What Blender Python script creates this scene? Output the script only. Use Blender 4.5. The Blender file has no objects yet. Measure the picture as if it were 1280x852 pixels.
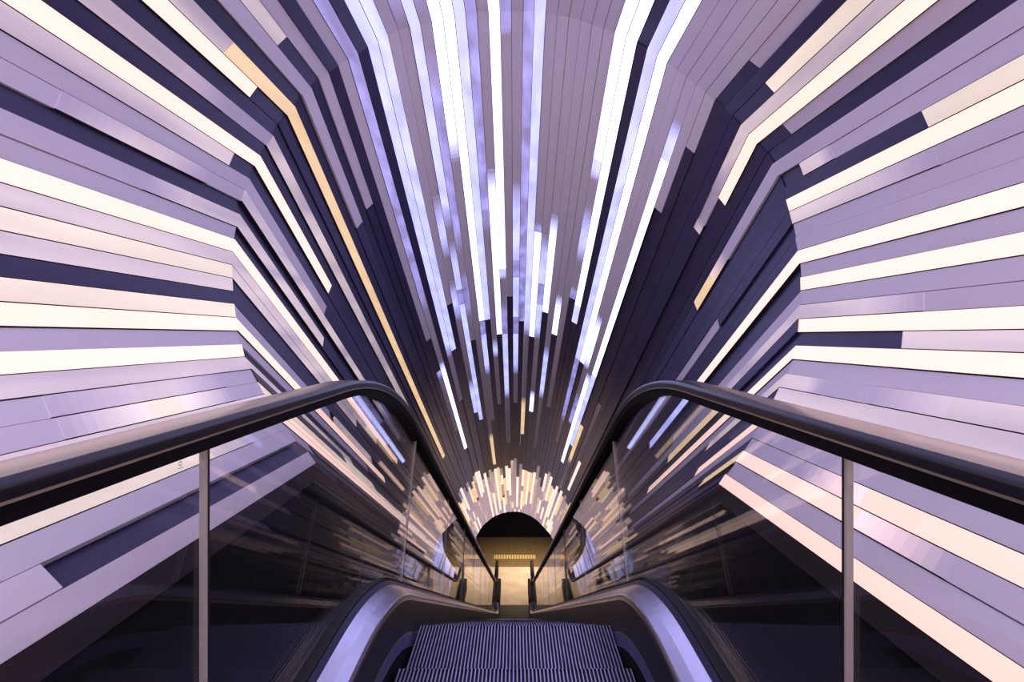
import bpy, math, random
from mathutils import Vector
RING = """-0.746,-0.477 -0.781,-0.436 -0.831,-0.399 -0.871,-0.355 -0.909,-0.319 -0.942,-0.273 -0.976,-0.226 -1.009,-0.179 -1.042,-0.131 -1.075,-0.082 -1.094,-0.032 -1.117,0.021 -1.134,0.076 -1.149,0.133 -1.162,0.185 -1.174,0.241 -1.185,0.299 -1.191,0.356 -1.190,0.413 -1.188,0.467 -1.186,0.527 -1.185,0.586 -1.178,0.640 -1.166,0.695 -1.153,0.753 -1.136,0.807 -1.116,0.856 -1.090,0.907 -1.066,0.959 -1.041,1.010 -1.010,1.058 -0.978,1.108 -0.946,1.157 -0.912,1.201 -0.873,1.242 -0.833,1.280 -0.791,1.316 -0.746,1.349 -0.703,1.384 -0.657,1.419 -0.609,1.449 -0.560,1.477 -0.508,1.497 -0.457,1.516 -0.404,1.534 -0.348,1.550 -0.293,1.565 -0.238,1.577 -0.184,1.585 -0.128,1.592 -0.071,1.595 -0.014,1.595 0.043,1.595 0.098,1.593 0.154,1.585 0.210,1.572 0.266,1.555 0.323,1.536 0.377,1.515 0.432,1.492 0.485,1.467 0.538,1.439 0.589,1.407 0.636,1.375 0.681,1.337 0.725,1.296 0.767,1.256 0.808,1.216 0.849,1.174 0.889,1.133 0.929,1.093 0.967,1.054 1.000,1.011 1.031,0.963 1.062,0.915 1.093,0.865 1.124,0.818 1.148,0.766 1.164,0.707 1.174,0.650 1.183,0.595 1.189,0.538 1.194,0.480 1.197,0.421 1.198,0.362 1.196,0.303 1.191,0.245 1.183,0.188 1.171,0.128 1.158,0.070 1.145,0.015 1.129,-0.037 1.105,-0.092 1.073,-0.147 1.039,-0.200 1.008,-0.249 0.977,-0.295 0.945,-0.341 0.907,-0.388 0.870,-0.432 0.833,-0.472 0.792,-0.515 0.761,-0.551"""
SLATS = """
p | n
n 1.0 p | n
p | p 0.22 n
p 0.23 d 0.45 l | p 0.34 n
w | w 4.66
d | w 5.11
p 0.19 l 0.84 p | l 5.57
p 0.2 d 0.85 p | n 1.16 l 1.88 n
d | d 1.42 n
w | n 3.46 w 5.96
p | p 1.98 n
w | w 2.59 n
l | p 1.19 n 1.29 d 2.19 n
n | n
d | n
l | d 1.84 n
d | d 2.47 n
w | w 3.32 n
p | n 1.8 p 2.28 n
d 0.53 p | d 1.07 n
n | n
p 0.24 d 0.86 p | d 2.69 p 3.34 n
p | p 1.02 n
n 0.16 d | n
w | w 0.98 n
n | n
p 0.32 d | d 3.38 n
n | n
n 0.26 w | n
y 0.49 d | y 5.58 n
n | n
p | p 0.88 n
n 0.33 d | n
p | p 0.84 n
n | n
p | p 2.67 n 3.37 e 3.53 p 5.26 n
e | e 2.23 p 3.2 b 6.21 n
n | n
c | c 3.24 p 4.43 n
c | c 3.15 n
p | p 2.35 n
p 0.06 e | p 1.09 c 1.73 p 2.05 c 2.67 p 4.03 c 5.09 n
c | c 1.43 p 1.56 c 2.19 e 2.43 c 5.43 n
p 0.06 e | p 0.11 e 1.73 p 1.94 e 2.68 p 3.13 n
b | b 0.85 p 6.15 y 7.96 n
b | b 2.8 e 3.08 c 4.04 p 5.61 n
c | c 2.81 n
e | e 1.57 p 3.23 c 3.64 p 5.05 n
p | p 0.97 b 3.13 n
b | b 2.03 c 2.18 p 2.5 e 3.14 c 4.86 p 6.81 n
e | e 0.12 p 2.46 n
p | p 1.07 c 1.92 e 2.16 c 2.8 e 3.14 c 4.11 p 5.03 n
e | e 2.88 n
c | c 3.16 p 4.82 y 6.34 n
p | p 1.47 e 1.56 b 3.16 n
p | p 1.57 c 2.2 e 2.53 c 3.19 p 4.54 b 5.27 n
p | p 1.34 b 2.63 n
p | p 3.26 c 4.7 p 6.89 n
p | p 2.28 b 2.97 n
p | p 4.89 n
b | b 0.74 c 0.9 p 1.13 c 1.73 p 2.06 e 2.24 n
b | b 2.3 c 2.59 n
n | n
c | c 3.18 e 5.01 p 5.96 n
b | b 3.18 n
p | p 2.21 b 3.22 p 3.85 e 4.87 n
p | p 3.26 b 6.61 n
p | p 0.21 c 0.46 b 3.2 c 5.56 n
p | p 0.78 n 4.64 y 6.34 p 8.12 n
p | p 0.3 n
n 0.32 p | n 3.66 p 7.14 n
n | n 5.82 w 7.67 n
n 0.29 l | n
d | d 0.38 p 0.6 d 0.67 n
w | w 0.38 n
n 0.2 p | n
n | n
p | p 0.58 y 1.09 n
n 0.16 d 0.35 p | n
n 0.73 l | n
w | n
d 0.72 p | n 0.85 p 4.63 n
p | n
p | n
w | w 1.29 c 2.6 n
p | n
w | n
p | p 1.86 n
d 0.6 p | d 0.87 p 3.49 n
w | n 0.72 y 1.93 n
n 0.53 d | n
w | w 2.45 n
p | p 3.09 n
d 0.25 p 0.47 d | d 0.86 n
d | n
d | n
w | w 0.8 n
p | p 2.34 n
p 0.35 w | n
w 0.89 p | y 0.44 n
p | n
w | n
"""

HC = 1.147                      # eye height above the top landing
T15 = math.tan(math.radians(15)); Y0 = 1.957
C30, S30 = math.cos(math.pi/6), 0.5
TEND = 13.065                   # length of the sloping bore
DY, DZ = TEND*C30, TEND*S30
Y_NEAR, L_FLAT = -1.6, 1.65
FZ = -1.147-DZ
rnd = random.Random(7)
scene = bpy.context.scene
COL = scene.collection

# ------------------------------------------------------------------ helpers
class MB:
    def __init__(s): s.v = []; s.f = []; s.fm = []; s.sm = []
    def add(s, vs, fs, m=0, smooth=False):
        o = len(s.v); s.v += [Vector(p) for p in vs]
        for f in fs: s.f.append([o+i for i in f]); s.fm.append(m); s.sm.append(smooth)
    def hexa(s, a, b, m=0):     # a, b: two loops of four corners
        s.add(list(a)+list(b), [(0,1,2,3),(7,6,5,4),(0,4,5,1),(1,5,6,2),(2,6,7,3),(3,7,4,0)], m)
    def box(s, x0,x1,y0,y1,z0,z1, m=0):
        s.hexa([(x0,y0,z0),(x1,y0,z0),(x1,y1,z0),(x0,y1,z0)], [(x0,y0,z1),(x1,y0,z1),(x1,y1,z1),(x0,y1,z1)], m)
    def sweep(s, prof, path, m=0, closed=True, smooth=False):
        n = len(prof); vs = []
        for (y,z,ty,tz) in path:
            for (x,h) in prof: vs.append((x, y-tz*h, z+ty*h+HC))
        fs = []
        for k in range(len(path)-1):
            for j in range(n if closed else n-1):
                a = k*n+j; b = k*n+(j+1)%n
                fs.append((a,b,b+n,a+n))
        if closed: fs += [tuple(range(n))[::-1], tuple((len(path)-1)*n+j for j in range(n))]
        s.add(vs, fs, m, smooth)
    def build(s, name, mats, parent=None, origin=None):
        if not isinstance(mats, (list,tuple)): mats = [mats]
        if origin is None:
            if parent is not None and parent.get('_o') is not None: origin = Vector(parent['_o'])
            else:
                lo = Vector([min(p[k] for p in s.v) for k in range(3)]); hi = Vector([max(p[k] for p in s.v) for k in range(3)])
                origin = Vector(((lo.x+hi.x)/2, (lo.y+hi.y)/2, lo.z))
        me = bpy.data.meshes.new(name)
        me.from_pydata([tuple(p-origin) for p in s.v], [], s.f)
        for m in mats: me.materials.append(m)
        for p, mi, sm in zip(me.polygons, s.fm, s.sm): p.material_index = mi; p.use_smooth = sm
        me.update()
        import bmesh
        bm = bmesh.new(); bm.from_mesh(me); bmesh.ops.recalc_face_normals(bm, faces=bm.faces); bm.to_mesh(me); bm.free()
        o = bpy.data.objects.new(name, me); COL.objects.link(o)
        if parent is not None: o.parent = parent
        else: o.location = origin
        ORG[o.name] = origin.copy()
        return o
ORG = {}
def part(mb, name, mats, parent):
    return mb.build(name, mats, parent, ORG[parent.name])
def empty(name, loc):
    o = bpy.data.objects.new(name, None); COL.objects.link(o); o.location = loc
    o.empty_display_size = .1; ORG[o.name] = Vector(loc); return o
def tag(o, label, cat, group=None):
    o['label'] = label; o['category'] = cat
    if group: o['group'] = group
    return o
def struct(o): o['kind'] = 'structure'; return o

ONES = ['zeroth','first','second','third','fourth','fifth','sixth','seventh','eighth','ninth','tenth','eleventh','twelfth','thirteenth','fourteenth','fifteenth','sixteenth','seventeenth','eighteenth','nineteenth']
TENS = {2:('twenty','twentieth'),3:('thirty','thirtieth'),4:('forty','fortieth'),5:('fifty','fiftieth'),6:('sixty','sixtieth'),7:('seventy','seventieth'),8:('eighty','eightieth'),9:('ninety','ninetieth'),10:('hundred','hundredth'),11:('hundred-and-ten','hundred-and-tenth')}
def nth(n):
    if n < 20: return ONES[n]
    if n >= 100:
        return 'hundredth' if n == 100 else 'hundred-and-'+nth(n-100)
    a, b = TENS[n//10]; return b if n % 10 == 0 else a+'-'+ONES[n%10]

# ------------------------------------------------------------------ materials
def new_mat(name):
    m = bpy.data.materials.new(name); m.use_nodes = True
    nt = m.node_tree; nt.nodes.clear()
    out = nt.nodes.new('ShaderNodeOutputMaterial')
    return m, nt, out
def noise_col(nt, c1, c2, scale, stretch=(1,1,1), detail=3):
    g = nt.nodes.new('ShaderNodeNewGeometry'); mp = nt.nodes.new('ShaderNodeMapping')
    mp.inputs['Scale'].default_value = stretch
    nt.links.new(g.outputs['Position'], mp.inputs['Vector'])
    n = nt.nodes.new('ShaderNodeTexNoise'); n.inputs['Scale'].default_value = scale; n.inputs['Detail'].default_value = detail
    nt.links.new(mp.outputs[0], n.inputs['Vector'])
    r = nt.nodes.new('ShaderNodeValToRGB'); r.color_ramp.elements[0].position = .32; r.color_ramp.elements[1].position = .68
    r.color_ramp.elements[0].color = (*c1,1); r.color_ramp.elements[1].color = (*c2,1)
    nt.links.new(n.outputs['Fac'], r.inputs[0])
    return r, n
def surf(name, c1, c2=None, rough=.5, metal=0, scale=6, stretch=(1,1,1), spec=.5, bump=0):
    m, nt, out = new_mat(name)
    b = nt.nodes.new('ShaderNodeBsdfPrincipled')
    b.inputs['Roughness'].default_value = rough; b.inputs['Metallic'].default_value = metal
    b.inputs['Specular IOR Level'].default_value = spec
    r, n = noise_col(nt, c1, c2 or c1, scale, stretch)
    nt.links.new(r.outputs[0], b.inputs['Base Color'])
    if bump:
        bp = nt.nodes.new('ShaderNodeBump'); bp.inputs['Strength'].default_value = bump; bp.inputs['Distance'].default_value = .002
        nt.links.new(n.outputs['Fac'], bp.inputs['Height']); nt.links.new(bp.outputs[0], b.inputs['Normal'])
    nt.links.new(b.outputs[0], out.inputs[0]); return m
def lit(name, c1, c2, strength, scale=1.2, stretch=(9,1,9), base=(.7,.68,.7)):
    # frosted diffuser over rows of diodes: the output varies along its length
    m, nt, out = new_mat(name)
    b = nt.nodes.new('ShaderNodeBsdfPrincipled'); b.inputs['Base Color'].default_value = (*base,1); b.inputs['Roughness'].default_value = .35
    r, n = noise_col(nt, c1, c2, scale, stretch, 2)
    nt.links.new(r.outputs[0], b.inputs['Emission Color']); b.inputs['Emission Strength'].default_value = strength
    nt.links.new(b.outputs[0], out.inputs[0]); return m
M = {}
def rubber():
    m = surf('handrail_rubber', (.012,.011,.018), (.016,.015,.024), .30, 0, 10, (1,1,1), .6)
    p = [n for n in m.node_tree.nodes if n.type == 'BSDF_PRINCIPLED'][0]
    p.inputs['Coat Weight'].default_value = 1; p.inputs['Coat Roughness'].default_value = .22; p.inputs['Coat IOR'].default_value = 2.8  # stronger coat for the top face only, put in to copy its sheen
    return m
PALE = (.66,.61,.70)
M['p'] = surf('pale_panel_paint', (.79,.74,.82), (.82,.78,.85), .42, 0, 2.0, (3,1,3), .4)
M['n'] = surf('navy_panel_paint', (.038,.030,.088), (.048,.039,.108), .36, 0, 3.0, (4,1,4), .5)
def lit_set(k, name, c1, c2, st, sc=1.2, base=PALE):
    M[k] = lit(name, c1, c2, st, sc, base=base)
    for q in range(1, 10): M[k+str(q)] = lit(name+'_fading', c1, c2, st*(q-.4)/10, sc, base=(.79,.73,.83))
lit_set('w', 'warm_white_diffuser', (1.24,.79,.64), (1.30,.84,.71), 1.0, 1.2, (.34,.31,.28))
lit_set('l', 'soft_warm_diffuser', (.70,.57,.42), (.98,.80,.60), .85, 1.2, (.50,.46,.46))
lit_set('d', 'dim_warm_diffuser', (.20,.155,.13), (.62,.49,.39), .82, .9)
lit_set('y', 'amber_diffuser', (.86,.56,.28), (1.0,.70,.38), .85, 1.2, (.34,.30,.24))
lit_set('b', 'bright_white_diffuser', (.92,.95,1.85), (.98,1.0,1.95), 1.5)
lit_set('c', 'cool_white_diffuser', (.36,.40,1.02), (.60,.65,1.30), 1.05)
lit_set('e', 'violet_dim_diffuser', (.10,.095,.30), (.36,.35,.95), .85, 1.6)
lit_set('g', 'pale_panel_added_glow', (.09,.075,.11), (.18,.14,.19), .85, 5, (.79,.74,.82))  # weak emission added to pale panels to brighten the lower end
M['housing'] = surf('channel_metal', (.03,.027,.04), (.04,.035,.05), .5, .3)
M['back'] = surf('backing_board', (.01,.009,.014), (.014,.012,.018), .7)
M['plum'] = surf('plum_skirting', (.045,.035,.045), (.055,.042,.052), .55)
M['black'] = surf('black_cladding', (.004,.0035,.005), (.006,.005,.007), .7, 0, 4, (1,1,1), .15)
M['rubber'] = rubber(); M['rubber_side'] = surf('handrail_rubber_side', (.010,.009,.016), (.013,.012,.020), .32, 0, 10, (1,1,1), .7)  # duller copy of the same rubber, keeps the belt sides dark
M['track'] = surf('track_metal', (.42,.36,.30), (.50,.43,.36), .35, .9)
M['edge'] = surf('polished_glass_edge', (.55,.50,.44), (.62,.56,.50), .25, 0)
M['silver'] = surf('brushed_deck', (.66,.64,.74), (.72,.70,.80), .26, .9, 12, (6,1,6))
M['bronze'] = surf('dark_bronze', (.014,.010,.009), (.020,.015,.013), .40, .3, 8, (5,1,5))
M['trim'] = surf('bronze_trim', (.34,.26,.19), (.42,.32,.24), .28, .9)
M['riser'] = surf('deck_edge_blue', (.035,.035,.085), (.045,.045,.10), .4, .3)
M['brush'] = surf('skirt_edge', (.15,.14,.34), (.19,.18,.40), .45, .4)
M['gasket'] = surf('black_gasket', (.008,.008,.010), (.012,.011,.014), .5)
M['step'] = surf('step_aluminium', (.42,.40,.56), (.52,.50,.66), .40, .8, 14, (4,1,4))
M['groove'] = surf('step_groove', (.012,.011,.022), (.018,.016,.03), .7)
M['comb'] = surf('comb_plate', (.012,.009,.008), (.018,.014,.012), .55, .2, 20)
M['tile'] = surf('beige_stone', (.46,.36,.27), (.56,.45,.34), .22, 0, 2.5, (1,1,1), .5)
M['carpet'] = surf('bronze_floor', (.15,.10,.05), (.20,.14,.07), .45, .2, 8)
M['gold'] = surf('gold_ribs', (.85,.62,.24), (.9,.68,.28), .4, .1)
M['mark'] = surf('printed_grey', (.20,.18,.16), (.24,.22,.2), .5)
M['landing'] = surf('dark_stone', (.06,.055,.06), (.09,.08,.085), .35, 0, 4)
def glass():
    m, nt, out = new_mat('balustrade_glass')
    g = nt.nodes.new('ShaderNodeNewGeometry')
    mp = nt.nodes.new('ShaderNodeMapRange')
    mp.inputs['To Min'].default_value = 1.5; mp.inputs['To Max'].default_value = 1/1.5
    nt.links.new(g.outputs['Backfacing'], mp.inputs['Value'])
    fr = nt.nodes.new('ShaderNodeFresnel'); nt.links.new(mp.outputs[0], fr.inputs['IOR'])
    t = nt.nodes.new('ShaderNodeBsdfTransparent'); t.inputs[0].default_value = (.975,.975,.98,1)
    gl = nt.nodes.new('ShaderNodeBsdfGlossy'); gl.inputs['Roughness'].default_value = .0
    mx = nt.nodes.new('ShaderNodeMixShader')
    nt.links.new(fr.outputs[0], mx.inputs[0]); nt.links.new(t.outputs[0], mx.inputs[1]); nt.links.new(gl.outputs[0], mx.inputs[2])
    nt.links.new(mx.outputs[0], out.inputs[0]); return m
M['glass'] = glass()

# ------------------------------------------------------------------ the bore: slats round a kinked tube
RP = [tuple(map(float, t.split(','))) for t in RING.split()]
P3 = [Vector((x, Y0+z*T15, z)) for x, z in RP]
N = len(P3)-1
E_S = Vector((0, math.sin(math.radians(15)), math.cos(math.radians(15))))
D1 = Vector((0,1,0)); D2 = Vector((0, C30, -S30))
CEN = P3[50]*.5 + (P3[0]+P3[-1])*.25
def corner(i, inset, gap=.018):
    """front and back corners of slat i in the plane of the kink"""
    A, B = P3[i], P3[i+1]
    t = B-A; tx, ts = t.x, t.dot(E_S); L = math.hypot(tx, ts)
    n = Vector((-ts/L, 0, 0)) + E_S*(tx/L)
    if n.dot((A+B)/2-CEN) < 0: n = -n
    a = A+t*gap; b = B-t*gap
    return a, b, n
def at(p, zone, d):
    if zone == 'near': q = p - D1*d
    elif zone == 'slope': q = p + D2*d
    else: q = p + D2*TEND + D1*d
    return Vector((q.x, q.y, q.z+HC))
def bar(mb, i, zone, d0, d1, r_front, r_back, gap=.018, m=0, rim=None):
    a, b, n = corner(i, 0, gap)
    loop = [a-n*r_front, b-n*r_front, b+n*r_back, a+n*r_back]
    mb.hexa([at(p,zone,d0) for p in loop], [at(p,zone,d1) for p in loop], m)
    if rim is not None:                       # only the face towards the room is frosted; the rim is metal
        for k in (-3,-2,-1): mb.fm[k] = rim

def parse(s, end):
    tok = s.split(); out = []; pos = 0.
    for k in range(0, len(tok), 2):
        e = float(tok[k+1]) if k+1 < len(tok) else end
        out.append([tok[k], pos, e]); pos = e
    return out
LIT = set('wldybce')
RANK = {'p':0,'d':1,'e':1,'c':2,'l':2,'y':2,'w':3,'b':3}
def neigh(i, zone, a, b):
    """does the run fade into an unlit pale stretch of the same slat at either end?"""
    L = slats[i][0] if zone == 'near' else slats[i][1]
    ty = [s[0] for s in L if s[1] == a][0]
    lo = [s[0] for s in L if abs(s[2]-a) < 1e-6 and s[1] < a]; hi = [s[0] for s in L if abs(s[1]-b) < 1e-6]
    return bool(lo and lo[0] == 'p'), bool(hi and hi[0] == 'p')
slats = []
for i, line in enumerate(SLATS.strip().split('\n')):
    a, b = line.split('|')
    Ym = (P3[i].y+P3[i+1].y)/2
    nearL = parse(a, Ym-Y_NEAR); slope = parse(b, TEND)
    # pale, brightly sparkled end of the bore round the lower opening
    tip = 8.0+rnd.uniform(-.25,.75)
    if rnd.random() < .15: tip += rnd.uniform(.3,1.2)
    last = slope[-1]
    if last[0] == 'n' and last[1] < TEND-1.:
        tip = max(tip, last[1]+.05); last[2] = tip
        pos = tip; first = True; odd = i % 2
        while pos < TEND-1e-6:
            r = rnd.random()
            if odd and r < .30: r = .9
            ty = ('w' if r < .44 else 'y' if r < .62 else 'd' if r < .80 else 'p') if first else ('w' if r < .30 else 'l' if r < .42 else 'd' if r < .64 else 'n' if r < .66 else 'p')
            if not first and slope[-1][0] in LIT and ty in LIT: ty = 'p'
            ln = rnd.uniform(.7,3.6) if ty in 'wy' else rnd.uniform(.4,1.5)
            if ty == 'n': ln = .35
            if rnd.random() < .28: ln += 2.2
            e = min(TEND, pos+ln)
            if TEND-e < .3: e = TEND
            slope.append([ty,pos,e]); pos = e; first = False
    side = i < 30 or i > 72
    if side:
        ty = rnd.choice('cccep')
        flat = [[ty,0,L_FLAT]]
    else: flat = [['p',0,L_FLAT]]
    slats.append((nearL, slope, flat))

def wall_of(i): return 'wall_left' if i <= 34 else ('ceiling' if i <= 66 else 'wall_right')
walls = {}
for wname, r in (('wall_left',range(0,35)), ('ceiling',range(35,67)), ('wall_right',range(67,N))):
    mb = MB()
    for i in r:
        for zone, e in (('near', P3[i].y-Y_NEAR), ('slope', TEND), ('flat', L_FLAT)):
            bar(mb, i, zone, 0, e, -.034, .060, -.01)
    walls[wname] = struct(mb.build(wname, M['back']))

TONE = {'w':'bright warm white','l':'soft warm white','d':'dim warm','y':'amber','b':'brilliant white','c':'cool white','e':'dim violet-white'}
things = []       # (zone, side, index, start, label tone, object)
for i, (nl, sl, fl) in enumerate(slats):
    r_p, r_n = rnd.uniform(-.004,.003), rnd.uniform(-.018,.008)
    seq = [('near', ty, a, b) for ty,a,b in reversed(nl)] + [('slope', ty, a, b) for ty,a,b in sl] + [('flat', ty, a, b) for ty,a,b in fl]
    # unlit panels, and pale end ones with added glow, belong to the wall
    for zone, ty, a, b in seq:
        if ty in 'pn':
            mb = MB(); rr = r_p if ty == 'p' else r_n + rnd.uniform(-.004,.004)
            bar(mb, i, zone, a, b, rr, .034)
            part(mb, 'pale_panel' if ty == 'p' else 'dark_panel', M['g' if ty == 'p' and zone == 'slope' and a > 7.7 else ty], walls[wall_of(i)])
    # lit runs are fixtures of their own
    run = []
    def flush(run, i=i):
        if not run: return
        hb = MB()
        for zone, ty, a, b in run: bar(hb, i, zone, a, b, -.012, .034, .002)
        o = hb.build('light_strip', M['housing'])
        for zone, ty, a, b in run:
            mb = MB(); cuts = [(a, b, 0)]; mats = [M[ty], M['housing']]
            nb = neigh(i, zone, a, b)
            if zone != 'flat' and not (zone == 'slope' and a > 7.7):
                mats += [M[ty+str(q)] for q in range(1,10)]
                fl = min(.26, (b-a)*.42); a2, b2 = a, b; pre = []; post = []
                if nb[0]:
                    pre = [(a+fl*q/9, a+fl*(q+1)/9, q+2) for q in range(9)]; a2 = a+fl
                if nb[1]:
                    post = [(b-fl*(q+1)/9, b-fl*q/9, q+2) for q in range(9)]; b2 = b-fl
                cuts = pre+[(a2, b2, 0)]+post
            for ca, cb, m_ in cuts: bar(mb, i, zone, ca, cb, .002, .0115, .028, m_, 1)
            part(mb, 'diffuser', mats, o)
        zones = [r[0] for r in run]
        long_ = max(run, key=lambda r: r[3]-r[2])
        if 'near' in zones: z = 'near'
        elif zones[0] == 'flat': z = 'flat'
        elif run[0][2] > 7.7: z = 'tip'
        else: z = 'slope'
        things.append((z, i, run[0][2], long_[1], o, run))
    prev = None
    for s in seq:
        if s[1] in LIT and (not run or not (run[-1][0] == 'slope' and s[0] == 'flat')):
            run.append(s)
        else:
            flush(run); run = [s] if s[1] in LIT else []
    flush(run)

def side_of(i): return 'left' if i <= 34 else ('over' if i <= 66 else 'right')
cnt = {}
for z in ('near','slope','tip','flat'):
    for sd in ('left','over','right'):
        L = [t for t in things if t[0] == z and side_of(t[1]) == sd]
        L.sort(key=lambda t: (t[1] if sd != 'right' else -t[1], t[2]))
        for k, (zz, i, s0, ty, o, run) in enumerate(L, 1):
            tone = TONE[ty]
            bent = any(r[0]=='near' for r in run) and any(r[0]=='slope' for r in run)
            if z == 'near':
                shape = 'bent' if bent else 'straight'
                if sd == 'over': lab = f'{tone} {shape} light strip on the upper ceiling, {nth(k)} lit strip from left'
                else: lab = f'{tone} {shape} light strip on upper {sd} wall, {nth(k)} lit strip from the bottom'
                g = {'left':'light strips on the upper left wall','right':'light strips on the upper right wall','over':'light strips on the upper ceiling'}[sd]
            elif z == 'slope':
                if sd == 'over': lab = f'{tone} light strip hanging over the descent, {nth(k)} floating one from left'
                else: lab = f'{tone} light strip partway down {sd} sloping wall, {nth(k)} from the bottom'
                g = 'light strips partway down the sloping bore'
            elif z == 'tip':
                if sd == 'over': lab = f'small {tone} light strip above the round lower opening, {nth(k)} from left'
                else: lab = f'small {tone} light strip {sd} of round lower opening, {nth(k)} from the bottom'
                g = 'small light strips around the lower opening'
            else:
                lab = f'{tone} light strip just inside lower opening, {nth(k)} up on the {sd}'
                g = 'light strips just inside the lower opening'
            tag(o, lab, 'light strip', g)

# skirting boards and the dark fascia between wall and balustrade
def kinked(x, z, y):      # wall-foot polyline: near end, kink, lower kink, far end
    return [(Y_NEAR, z), (y, z), (y+DY, z-DZ), (y+DY+L_FLAT, z-DZ)]
for s, idx, nm in ((-1, 0, 'left'), (1, N, 'right')):
    p = P3[idx]
    def foot(x, dz):
        zz = p.z+dz; return [Vector((x, y, z+HC)) for y, z in kinked(x, zz, Y0+zz*T15)]
    mb = MB()
    a, b, c, d = foot(p.x, -.002), foot(p.x-s*.004, -.062), foot(p.x+s*.03, -.062), foot(p.x+s*.03, -.002)
    for k in range(3): mb.hexa([a[k],b[k],c[k],d[k]], [a[k+1],b[k+1],c[k+1],d[k+1]])
    struct(mb.build('baseboard_'+nm, M['plum']))
    mb = MB()
    a, b = foot(p.x+s*.002, -.064), foot(s*.60, -.064-.29)
    c, d = foot(s*.60, -.064-.33), foot(p.x+s*.03, -.09)
    for k in range(3): mb.hexa([a[k],b[k],c[k],d[k]], [a[k+1],b[k+1],c[k+1],d[k+1]])
    struct(mb.build('trim_1' if s < 0 else 'trim_2', M['black']))

# ------------------------------------------------------------------ escalator
def arc_path(zf, yk, rho, ys, ye, newel=0, n=14, fl=6, ni=2):
    tl = rho*math.tan(math.radians(15)); out = []
    if newel:                                        # return curve at the upper end
        for k in range(10):
            a = math.pi - math.pi*k/10.
            out.append((ys - newel*math.sin(a), zf - newel + newel*math.cos(a), math.cos(a), math.sin(a)))
    for k in range(fl): out.append((ys+(yk-tl-ys)*k/fl, zf, 1., 0.))
    for k in range(n+1):
        a = math.radians(30)*k/n
        out.append((yk-tl+rho*math.sin(a), zf-rho+rho*math.cos(a), math.cos(a), -math.sin(a)))
    p0 = (yk+tl*C30, zf-tl*S30); p1 = (yk+DY-tl*C30, zf-DZ+tl*S30)
    for k in range(1, ni): out.append((p0[0]+(p1[0]-p0[0])*k/ni, p0[1]+(p1[1]-p0[1])*k/ni, C30, -S30))
    cy, cz = p1[0]+S30*rho, p1[1]+C30*rho
    for k in range(n+1):
        a = math.radians(30)*(1-k/n)
        out.append((cy-rho*math.sin(a), cz-rho*math.cos(a), math.cos(a), -math.sin(a)))
    ys2 = yk+DY+tl
    for k in range(1, fl+1): out.append((ys2+(ye-ys2)*k/fl, zf-DZ, 1., 0.))
    if newel:
        for k in range(1, 11):
            a = math.pi*k/10.
            out.append((ye+newel*math.sin(a), zf-DZ-newel+newel*math.cos(a), math.cos(a), -math.sin(a)))
    return out
H_Z, H_YK, H_R = -.146, 1.924, 2.0
D_Z, D_YK, D_R = -.84, 1.70, 1.306
YE = 14.42
X_G = .52
hand_path = arc_path(H_Z, H_YK, H_R, -.75, YE, .30)
deck_path = arc_path(D_Z, D_YK, D_R, -1.0, 14.75)

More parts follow.
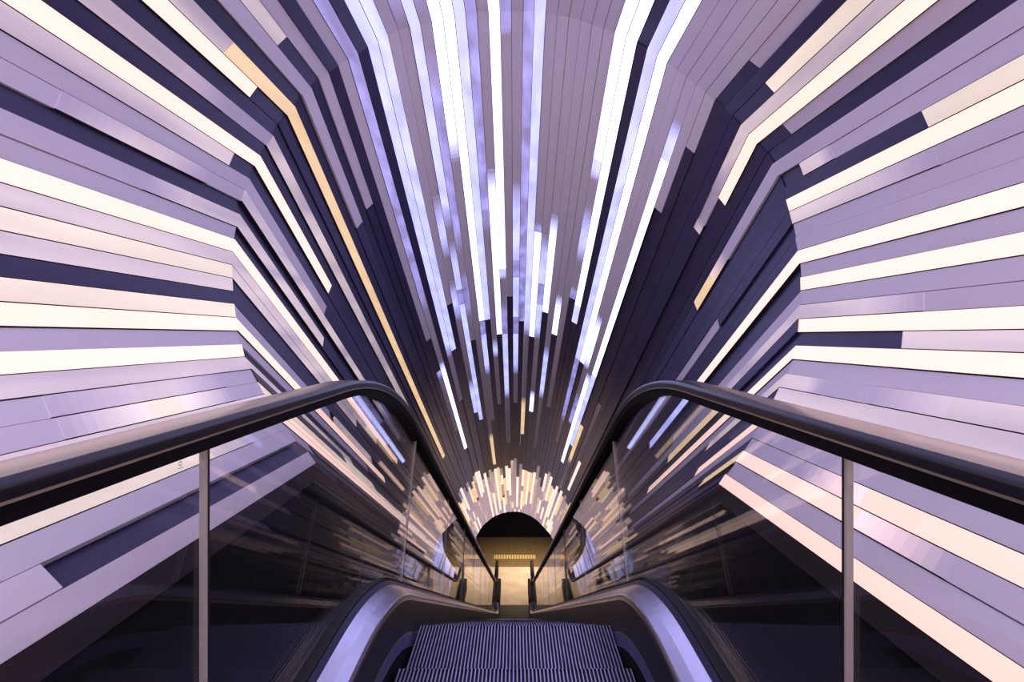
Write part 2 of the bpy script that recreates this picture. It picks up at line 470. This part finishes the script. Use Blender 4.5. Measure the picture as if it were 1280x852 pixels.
def rounded(pts, s): return [(s*X_G+x, h) for x, h in pts]
for s, nm in ((-1,'left'), (1,'right')):
    t = empty('handrail', (s*X_G, 0, H_Z+HC))
    tag(t, f'black rubber handrail on the {nm} side, curving down above the glass', 'handrail', 'escalator handrails')
    mb = MB(); mb.sweep(rounded([(-.034,-.0105),(-.0385,-.0100),(-.0392,-.0085),(-.0402,.0012),(-.0405,.003),(-.0402,.0040),(-.0350,.0108),(-.0340,.0116),(-.0325,.0120),(0,.0122),(.0325,.0120),(.0340,.0116),(.0350,.0108),(.0402,.0040),(.0405,.003),(.0402,.0012),(.0392,-.0085),(.0385,-.0100),(.034,-.0105)], s), hand_path, 0, True, True)
    k_ = 19
    for q in range(len(mb.f)-2):
        if q % k_ not in (8, 9): mb.fm[q] = 1
    part(mb, 'rubber_belt', [M['rubber'], M['rubber_side']], t)
    mb = MB(); mb.sweep(rounded([(-.0365,-.0108),(-.0365,-.0142),(.0365,-.0142),(.0365,-.0108)], s), hand_path)
    part(mb, 'guide_track', M['track'], t)['label'] = 'thin metal guide line under the belt'
    mb = MB(); mb.sweep(rounded([(-.033,-.0144),(-.030,-.0355),(.030,-.0355),(.033,-.0144)], s), hand_path)
    part(mb, 'guide_base', M['black'], t)

    # inner and outer decking along the foot of the glass
    t = empty('balustrade_deck', (s*.47, 0, D_Z+HC))
    tag(t, f'brushed metal deck and dark skirt along the foot of {nm} glass', 'escalator deck', 'escalator side decks')
    def sw(name, pts, mat, path=deck_path, smooth=False):
        mb = MB(); mb.sweep([(s*x, h) for x, h in pts], path, 0, True, smooth); return part(mb, name, M[mat], t)
    sw('glass_gasket', [(.500,-.03),(.500,.012),(.540,.012),(.540,-.03)], 'gasket')
    sw('deck_riser', [(.486,-.03),(.486,-.006),(.4995,.006),(.4995,-.03)], 'riser')
    sw('deck_cover', [(.4855,-.03),(.4855,-.008),(.482,-.0095),(.452,-.0240),(.424,-.0405),(.4205,-.044),(.4205,-.052),(.455,-.052)], 'silver')['label'] = 'curved brushed silver deck cover'
    sw('upper_trim', [(.436,-.0525),(.4195,-.0525),(.4175,-.062),(.436,-.062)], 'trim')
    sw('skirt_panel', [(.436,-.0625),(.4165,-.0625),(.4120,-.172),(.436,-.172)], 'bronze')
    sw('lower_trim', [(.436,-.1725),(.4118,-.1725),(.4112,-.182),(.436,-.182)], 'trim')
    sw('skirt_edge', [(.436,-.1825),(.4112,-.1825),(.4108,-.222),(.436,-.222)], 'brush')
    sw('skirt_board', [(.436,-.2225),(.4106,-.2225),(.4100,-.60),(.436,-.60)], 'black')
    sw('outer_deck', [(.5405,-.05),(.5405,.004),(.62,.012),(.62,-.05)], 'black')
    mb = MB(); mb.box(s*.406, s*.60, 13.55, 14.78, FZ+HC, D_Z-DZ+.016+HC)
    part(mb, 'end_cap', M['black'], t)

# black pan under the steps
mb = MB(); mb.sweep([(-.43,-.62),(-.43,-.66),(.43,-.66),(.43,-.62)], deck_path)
o = mb.build('escalator_pan', M['black'])
tag(o, 'black pan underneath the moving steps', 'escalator pan')

# glass panels
h_flat_a, d_flat_a = (H_YK-H_R*T15), (D_YK-D_R*T15)
def on_path(zf, yk, rho, seg, f, ys):
    tl = rho*T15
    if seg == 0: return (ys+(yk-tl-ys)*f, zf, 1., 0.)
    if seg == 1:
        a = math.radians(30)*f; return (yk-tl+rho*math.sin(a), zf-rho+rho*math.cos(a), math.cos(a), -math.sin(a))
    if seg == 2:
        p0 = (yk+tl*C30, zf-tl*S30); p1 = (yk+DY-tl*C30, zf-DZ+tl*S30)
        return (p0[0]+(p1[0]-p0[0])*f, p0[1]+(p1[1]-p0[1])*f, C30, -S30)
    if seg == 3:
        p1 = (yk+DY-tl*C30, zf-DZ+tl*S30); cy, cz = p1[0]+S30*rho, p1[1]+C30*rho
        a = math.radians(30)*(1-f); return (cy-rho*math.sin(a), cz-rho*math.cos(a), math.cos(a), -math.sin(a))
    ys2 = yk+DY+tl; return (ys2+(YE-ys2)*f, zf-DZ, 1., 0.)
def pair(seg, f):
    a = on_path(H_Z, H_YK, H_R, seg, f, -.75)
    if seg == 3:    # lower bend: the deck bends about the same centre, farther out
        r2 = H_R+.694
        tl = H_R*T15; p1 = (H_YK+DY-tl*C30, H_Z-DZ+tl*S30); cy, cz = p1[0]+S30*H_R, p1[1]+C30*H_R
        an = math.radians(30)*(1-f); b = (cy-r2*math.sin(an), cz-r2*math.cos(an), math.cos(an), -math.sin(an))
    else:
        b = (a[0]-(-a[3])*0, a[1], a[2], a[3])
        k = .694+.0
        b = (a[0]+a[3]*k, a[1]-a[2]*k, a[2], a[3])
    top = (a[0]-a[3]*-.030, a[1]+a[2]*-.030)
    bot = (b[0]+0, b[1])
    return top, bot
def make_stations(yj):
    f_flat = (yj+.75)/(h_flat_a+.75)
    stations = [[(0,0.),(0,f_flat*.5),(0,f_flat)]]
    cur = [(0,f_flat),(0,1.)]+[(1,k/10.) for k in range(1,11)]+[(2,.0)]
    L_INC = TEND-2*H_R*T15
    f_j = (2.58-(H_YK+H_R*T15*C30))/C30/L_INC
    cur[-1] = (2, f_j); stations.append(cur)
    npan = 8
    for k in range(npan):
        stations.append([(2, f_j+(1-f_j)*k/npan), (2, f_j+(1-f_j)*(k+1)/npan)])
    stations.append([(3,k/10.) for k in range(0,11)]+[(4,.5),(4,1.)])
    return stations
npan = 8
PL = ['at the top landing','round the upper bend']+[f'{nth(k+1)} down the straight slope' for k in range(npan)]+['round the lower bend']
for s, nm in ((-1,'left'), (1,'right')):
    for st, where in zip(make_stations(.819 if s < 0 else .762), PL):
        pts = [pair(*q) for q in st]
        def shift(p, q, d):
            L = math.hypot(q[0]-p[0], q[1]-p[1]); return (p[0]+(q[0]-p[0])*d/L, p[1]+(q[1]-p[1])*d/L)
        g = .003
        pts[0] = (shift(pts[0][0], pts[1][0], g), shift(pts[0][1], pts[1][1], g))
        pts[-1] = (shift(pts[-1][0], pts[-2][0], g), shift(pts[-1][1], pts[-2][1], g))
        x0, x1 = s*(X_G-.005), s*(X_G+.005)
        mb = MB(); n = len(pts)
        vs = []
        for (t_, b_) in pts:
            vs += [(x0,t_[0],t_[1]+HC),(x0,b_[0],b_[1]+HC),(x1,t_[0],t_[1]+HC),(x1,b_[0],b_[1]+HC)]
        fs = [(0,1,3,2)]
        for k in range(n-1):
            o_ = 4*k; fs += [(o_,o_+1,o_+5,o_+4),(o_+2,o_+6,o_+7,o_+3),(o_,o_+4,o_+6,o_+2),(o_+1,o_+3,o_+7,o_+5)]
        o_ = 4*(n-1); fs.append((o_,o_+2,o_+3,o_+1))
        mb.add(vs, fs)
        o = mb.build('glass_panel', M['glass'])
        tag(o, f'clear glass balustrade panel on the {nm} side, {where}', 'glass panel', 'escalator glass panels')
        # polished edge and dark seal at the far end of the pane
        t_, b_ = pts[-1]
        for nm2, d0, d1, mt in (('polished_edge', .0055 if 'slope' not in where and 'bend' not in where else .003, 0, 'edge'), ('joint_seal', 0, -.006, 'gasket')):
            ta, ba = shift(pts[-1][0], pts[-2][0], d0), shift(pts[-1][1], pts[-2][1], d0)
            tb, bb = shift(pts[-1][0], pts[-2][0], d1), shift(pts[-1][1], pts[-2][1], d1)
            mb = MB(); w = .0053
            mb.hexa([(s*(X_G-w),ta[0],ta[1]+HC),(s*(X_G+w),ta[0],ta[1]+HC),(s*(X_G+w),tb[0],tb[1]+HC),(s*(X_G-w),tb[0],tb[1]+HC)],
                    [(s*(X_G-w),ba[0],ba[1]+HC),(s*(X_G+w),ba[0],ba[1]+HC),(s*(X_G+w),bb[0],bb[1]+HC),(s*(X_G-w),bb[0],bb[1]+HC)])
            part(mb, nm2, M[mt], o)
        if where == 'at the top landing':
            # small printed mark near the joint
            cy, cz = (.749, -.196) if s < 0 else (.686, -.184)
            mb = MB(); xm = s*(X_G-.0056); K_ = 20; vs = []; fs = []
            for k in range(K_):
                a = 2*math.pi*k/K_
                for r in (.0036,.0024): vs.append((xm, cy+r*math.cos(a), cz+HC+r*math.sin(a)))
            for k in range(K_):
                a = 2*k; b = (2*k+2) % (2*K_); fs.append((a,b,b+1,a+1))
            mb.add(vs, fs)
            for k in range(5):
                y = cy-.006+.0025*k; mb.add([(xm,y,cz+HC-.0075),(xm,y+.0017,cz+HC-.0075),(xm,y+.0017,cz+HC-.0062),(xm,y,cz+HC-.0062)], [(0,1,2,3)])
            part(mb, 'glass_mark', M['mark'], o)['label'] = 'small printed ring mark on the glass'

# steps
NR, HW = 62, .404
def tread_mesh():
    mb = MB(); p = 2*HW/NR; prof = []
    for k in range(NR):
        x = -HW+k*p
        prof += [(x, -.011, 1), (x+p*.54, -.011, 0), (x+p*.58, 0, 0), (x+p*.92, 0, 1)]
    prof.append((HW, -.011, 0))
    n = len(prof); vs = []
    for y in (-.378, 0.): vs += [(x, y, z) for x, z, _ in prof]
    top = []; gro = []
    for k in range(n-1):
        f = (k, k+1, n+k+1, n+k)
        (top if k % 4 == 2 else gro).append(f)
    mb.add(vs, top, 0); mb.f += gro; mb.fm += [1]*len(gro); mb.sm += [False]*len(gro)
    mb.box(-HW, HW, -.378, 0, -.045, -.012, 1)
    mb.box(-HW, HW, -.0015, .0, -.012, -.0006, 1)
    return mb
def riser_mesh():
    mb = MB(); p = 2*HW/NR
    for k in range(NR):
        x = -HW+k*p; mb.box(x+p*.58, x+p*.92, -.012, -.002, -.235, -.046)
    mb.box(-HW, HW, -.02, -.0125, -.235, -.046, 1)
    return mb
proto = None
for k in range(-4, 29):
    y = 2.06+.38*k
    z = -1.147 if k < 0 else max(-1.224-.2194*k, -7.677)
    lab = (f'ribbed metal escalator step, {nth(k+5)} from the top landing' if k <= 0 else f'ribbed metal step down the incline, {nth(k+5)} from the top landing')
    if proto is None:
        e = empty('escalator_step', (0, y, z+HC))
        tm = tread_mesh(); tr = tm.build('tread', [M['step'], M['groove']], e, Vector((0,0,0)))
        rm = riser_mesh(); ri = rm.build('riser', [M['step'], M['groove']], e, Vector((0,0,0)))
        proto = (e, tr, ri)
    else:
        e = proto[0].copy(); COL.objects.link(e); e.location = (0, y, z+HC)
        for c in proto[1:]:
            d = c.copy(); COL.objects.link(d); d.parent = e
    tag(e, lab, 'escalator step', 'escalator steps')

# comb plates and landings
mb = MB(); mb.box(-.408,.408,-.9,.046,-1.19+HC,-1.145+HC)
for k in range(62): mb.box(-.408+.01316*k,-.408+.01316*k+.006,.046,.10,-1.19+HC,-1.152+HC)
tag(mb.build('comb_plate', M['comb']), 'dark metal comb plate at the top landing', 'comb plate')
mb = MB(); mb.box(-.404,.404,13.24,13.90,FZ-.04+HC,FZ+.006+HC)
for k in range(62): mb.box(-.408+.01316*k,-.408+.01316*k+.006,13.18,13.24,FZ-.04+HC,FZ-.003+HC)
tag(mb.build('comb_plate', M['comb']), 'dark metal comb plate at the foot of the escalator', 'comb plate')
mb = MB(); mb.box(-3,3,-4,-.9,-1.25+HC,-1.15+HC); struct(mb.build('floor', M['landing']))
mb = MB(); mb.box(-2.6,2.6,13.905,16.2,FZ-.12+HC,FZ+HC)
struct(mb.build('floor_stone', M['tile']))
mb = MB(); mb.box(-2.6,2.6,16.2,18.6,FZ-.12+HC,FZ-.002+HC); struct(mb.build('floor_bronze', M['carpet']))
mb = MB()
for k in range(26): mb.box(-.70+.056*k, -.70+.056*k+.026, 16.78, 17.08, FZ-.001+HC, FZ+.012+HC)
mb.box(-.74,.74,16.76,17.10,FZ-.002+HC,FZ+.001+HC, 1)
tag(mb.build('floor_grating', [M['gold'], M['carpet']]), 'gold ribbed strip set in the brown floor beyond the opening', 'floor grating')
for nm, b in (('wall_back',(-2.6,2.6,18.6,18.75,FZ-.1,-4.3)), ('wall_lobby_left',(-2.75,-2.6,13.9,18.75,FZ-.1,-4.3)), ('wall_lobby_right',(2.6,2.75,13.9,18.75,FZ-.1,-4.3)), ('ceiling_lobby',(-2.75,2.75,15.1,18.75,-4.3,-4.2))):
    mb = MB(); mb.box(b[0],b[1],b[2],b[3],b[4]+HC,b[5]+HC); struct(mb.build(nm, M['black']))  # black colour stands in for the unlit space beyond the opening

# ------------------------------------------------------------------ light, camera, world
def area(name, loc, rot, size, energy, color):
    l = bpy.data.lights.new(name, 'AREA'); l.size = size; l.energy = energy; l.color = color
    o = bpy.data.objects.new(name, l); COL.objects.link(o); o.location = loc; o.rotation_euler = rot
    return o
area('lobby_downlight', (.35, 15.9, -4.35+HC), (0,0,0), .4, 75, (1,.80,.55)).data.spread = math.radians(95)
area('landing_fill_light', (0, -2.6, 1.6+HC), (math.radians(20),0,0), 1.2, 60, (1,.86,.78))  # unseen fill lamp added behind the camera to lift the near walls
w = bpy.data.worlds.new('World'); scene.world = w; w.use_nodes = True
bg = w.node_tree.nodes['Background']; bg.inputs[0].default_value = (.55,.52,.95,1); bg.inputs[1].default_value = 1.35
cam = bpy.data.cameras.new('Camera'); co = bpy.data.objects.new('Camera', cam); COL.objects.link(co)
co.location = (0,0,HC); co.rotation_euler = (math.pi/2,0,0)
cam.sensor_width = 36; cam.sensor_fit = 'HORIZONTAL'; cam.lens = 608/1280*36
cam.shift_x = -3/1280; cam.shift_y = -6/1280; cam.clip_start = .02
scene.camera = co
scene.view_settings.view_transform = 'Standard'; scene.view_settings.look = 'None'
scene.view_settings.exposure = 0; scene.view_settings.gamma = 1; scene.view_settings.use_curve_mapping = False
cy = scene.cycles
cy.use_denoising = True; cy.max_bounces = 14; cy.diffuse_bounces = 5; cy.glossy_bounces = 8; cy.transparent_max_bounces = 24; cy.transmission_bounces = 4
cy.caustics_reflective = False; cy.caustics_refractive = False
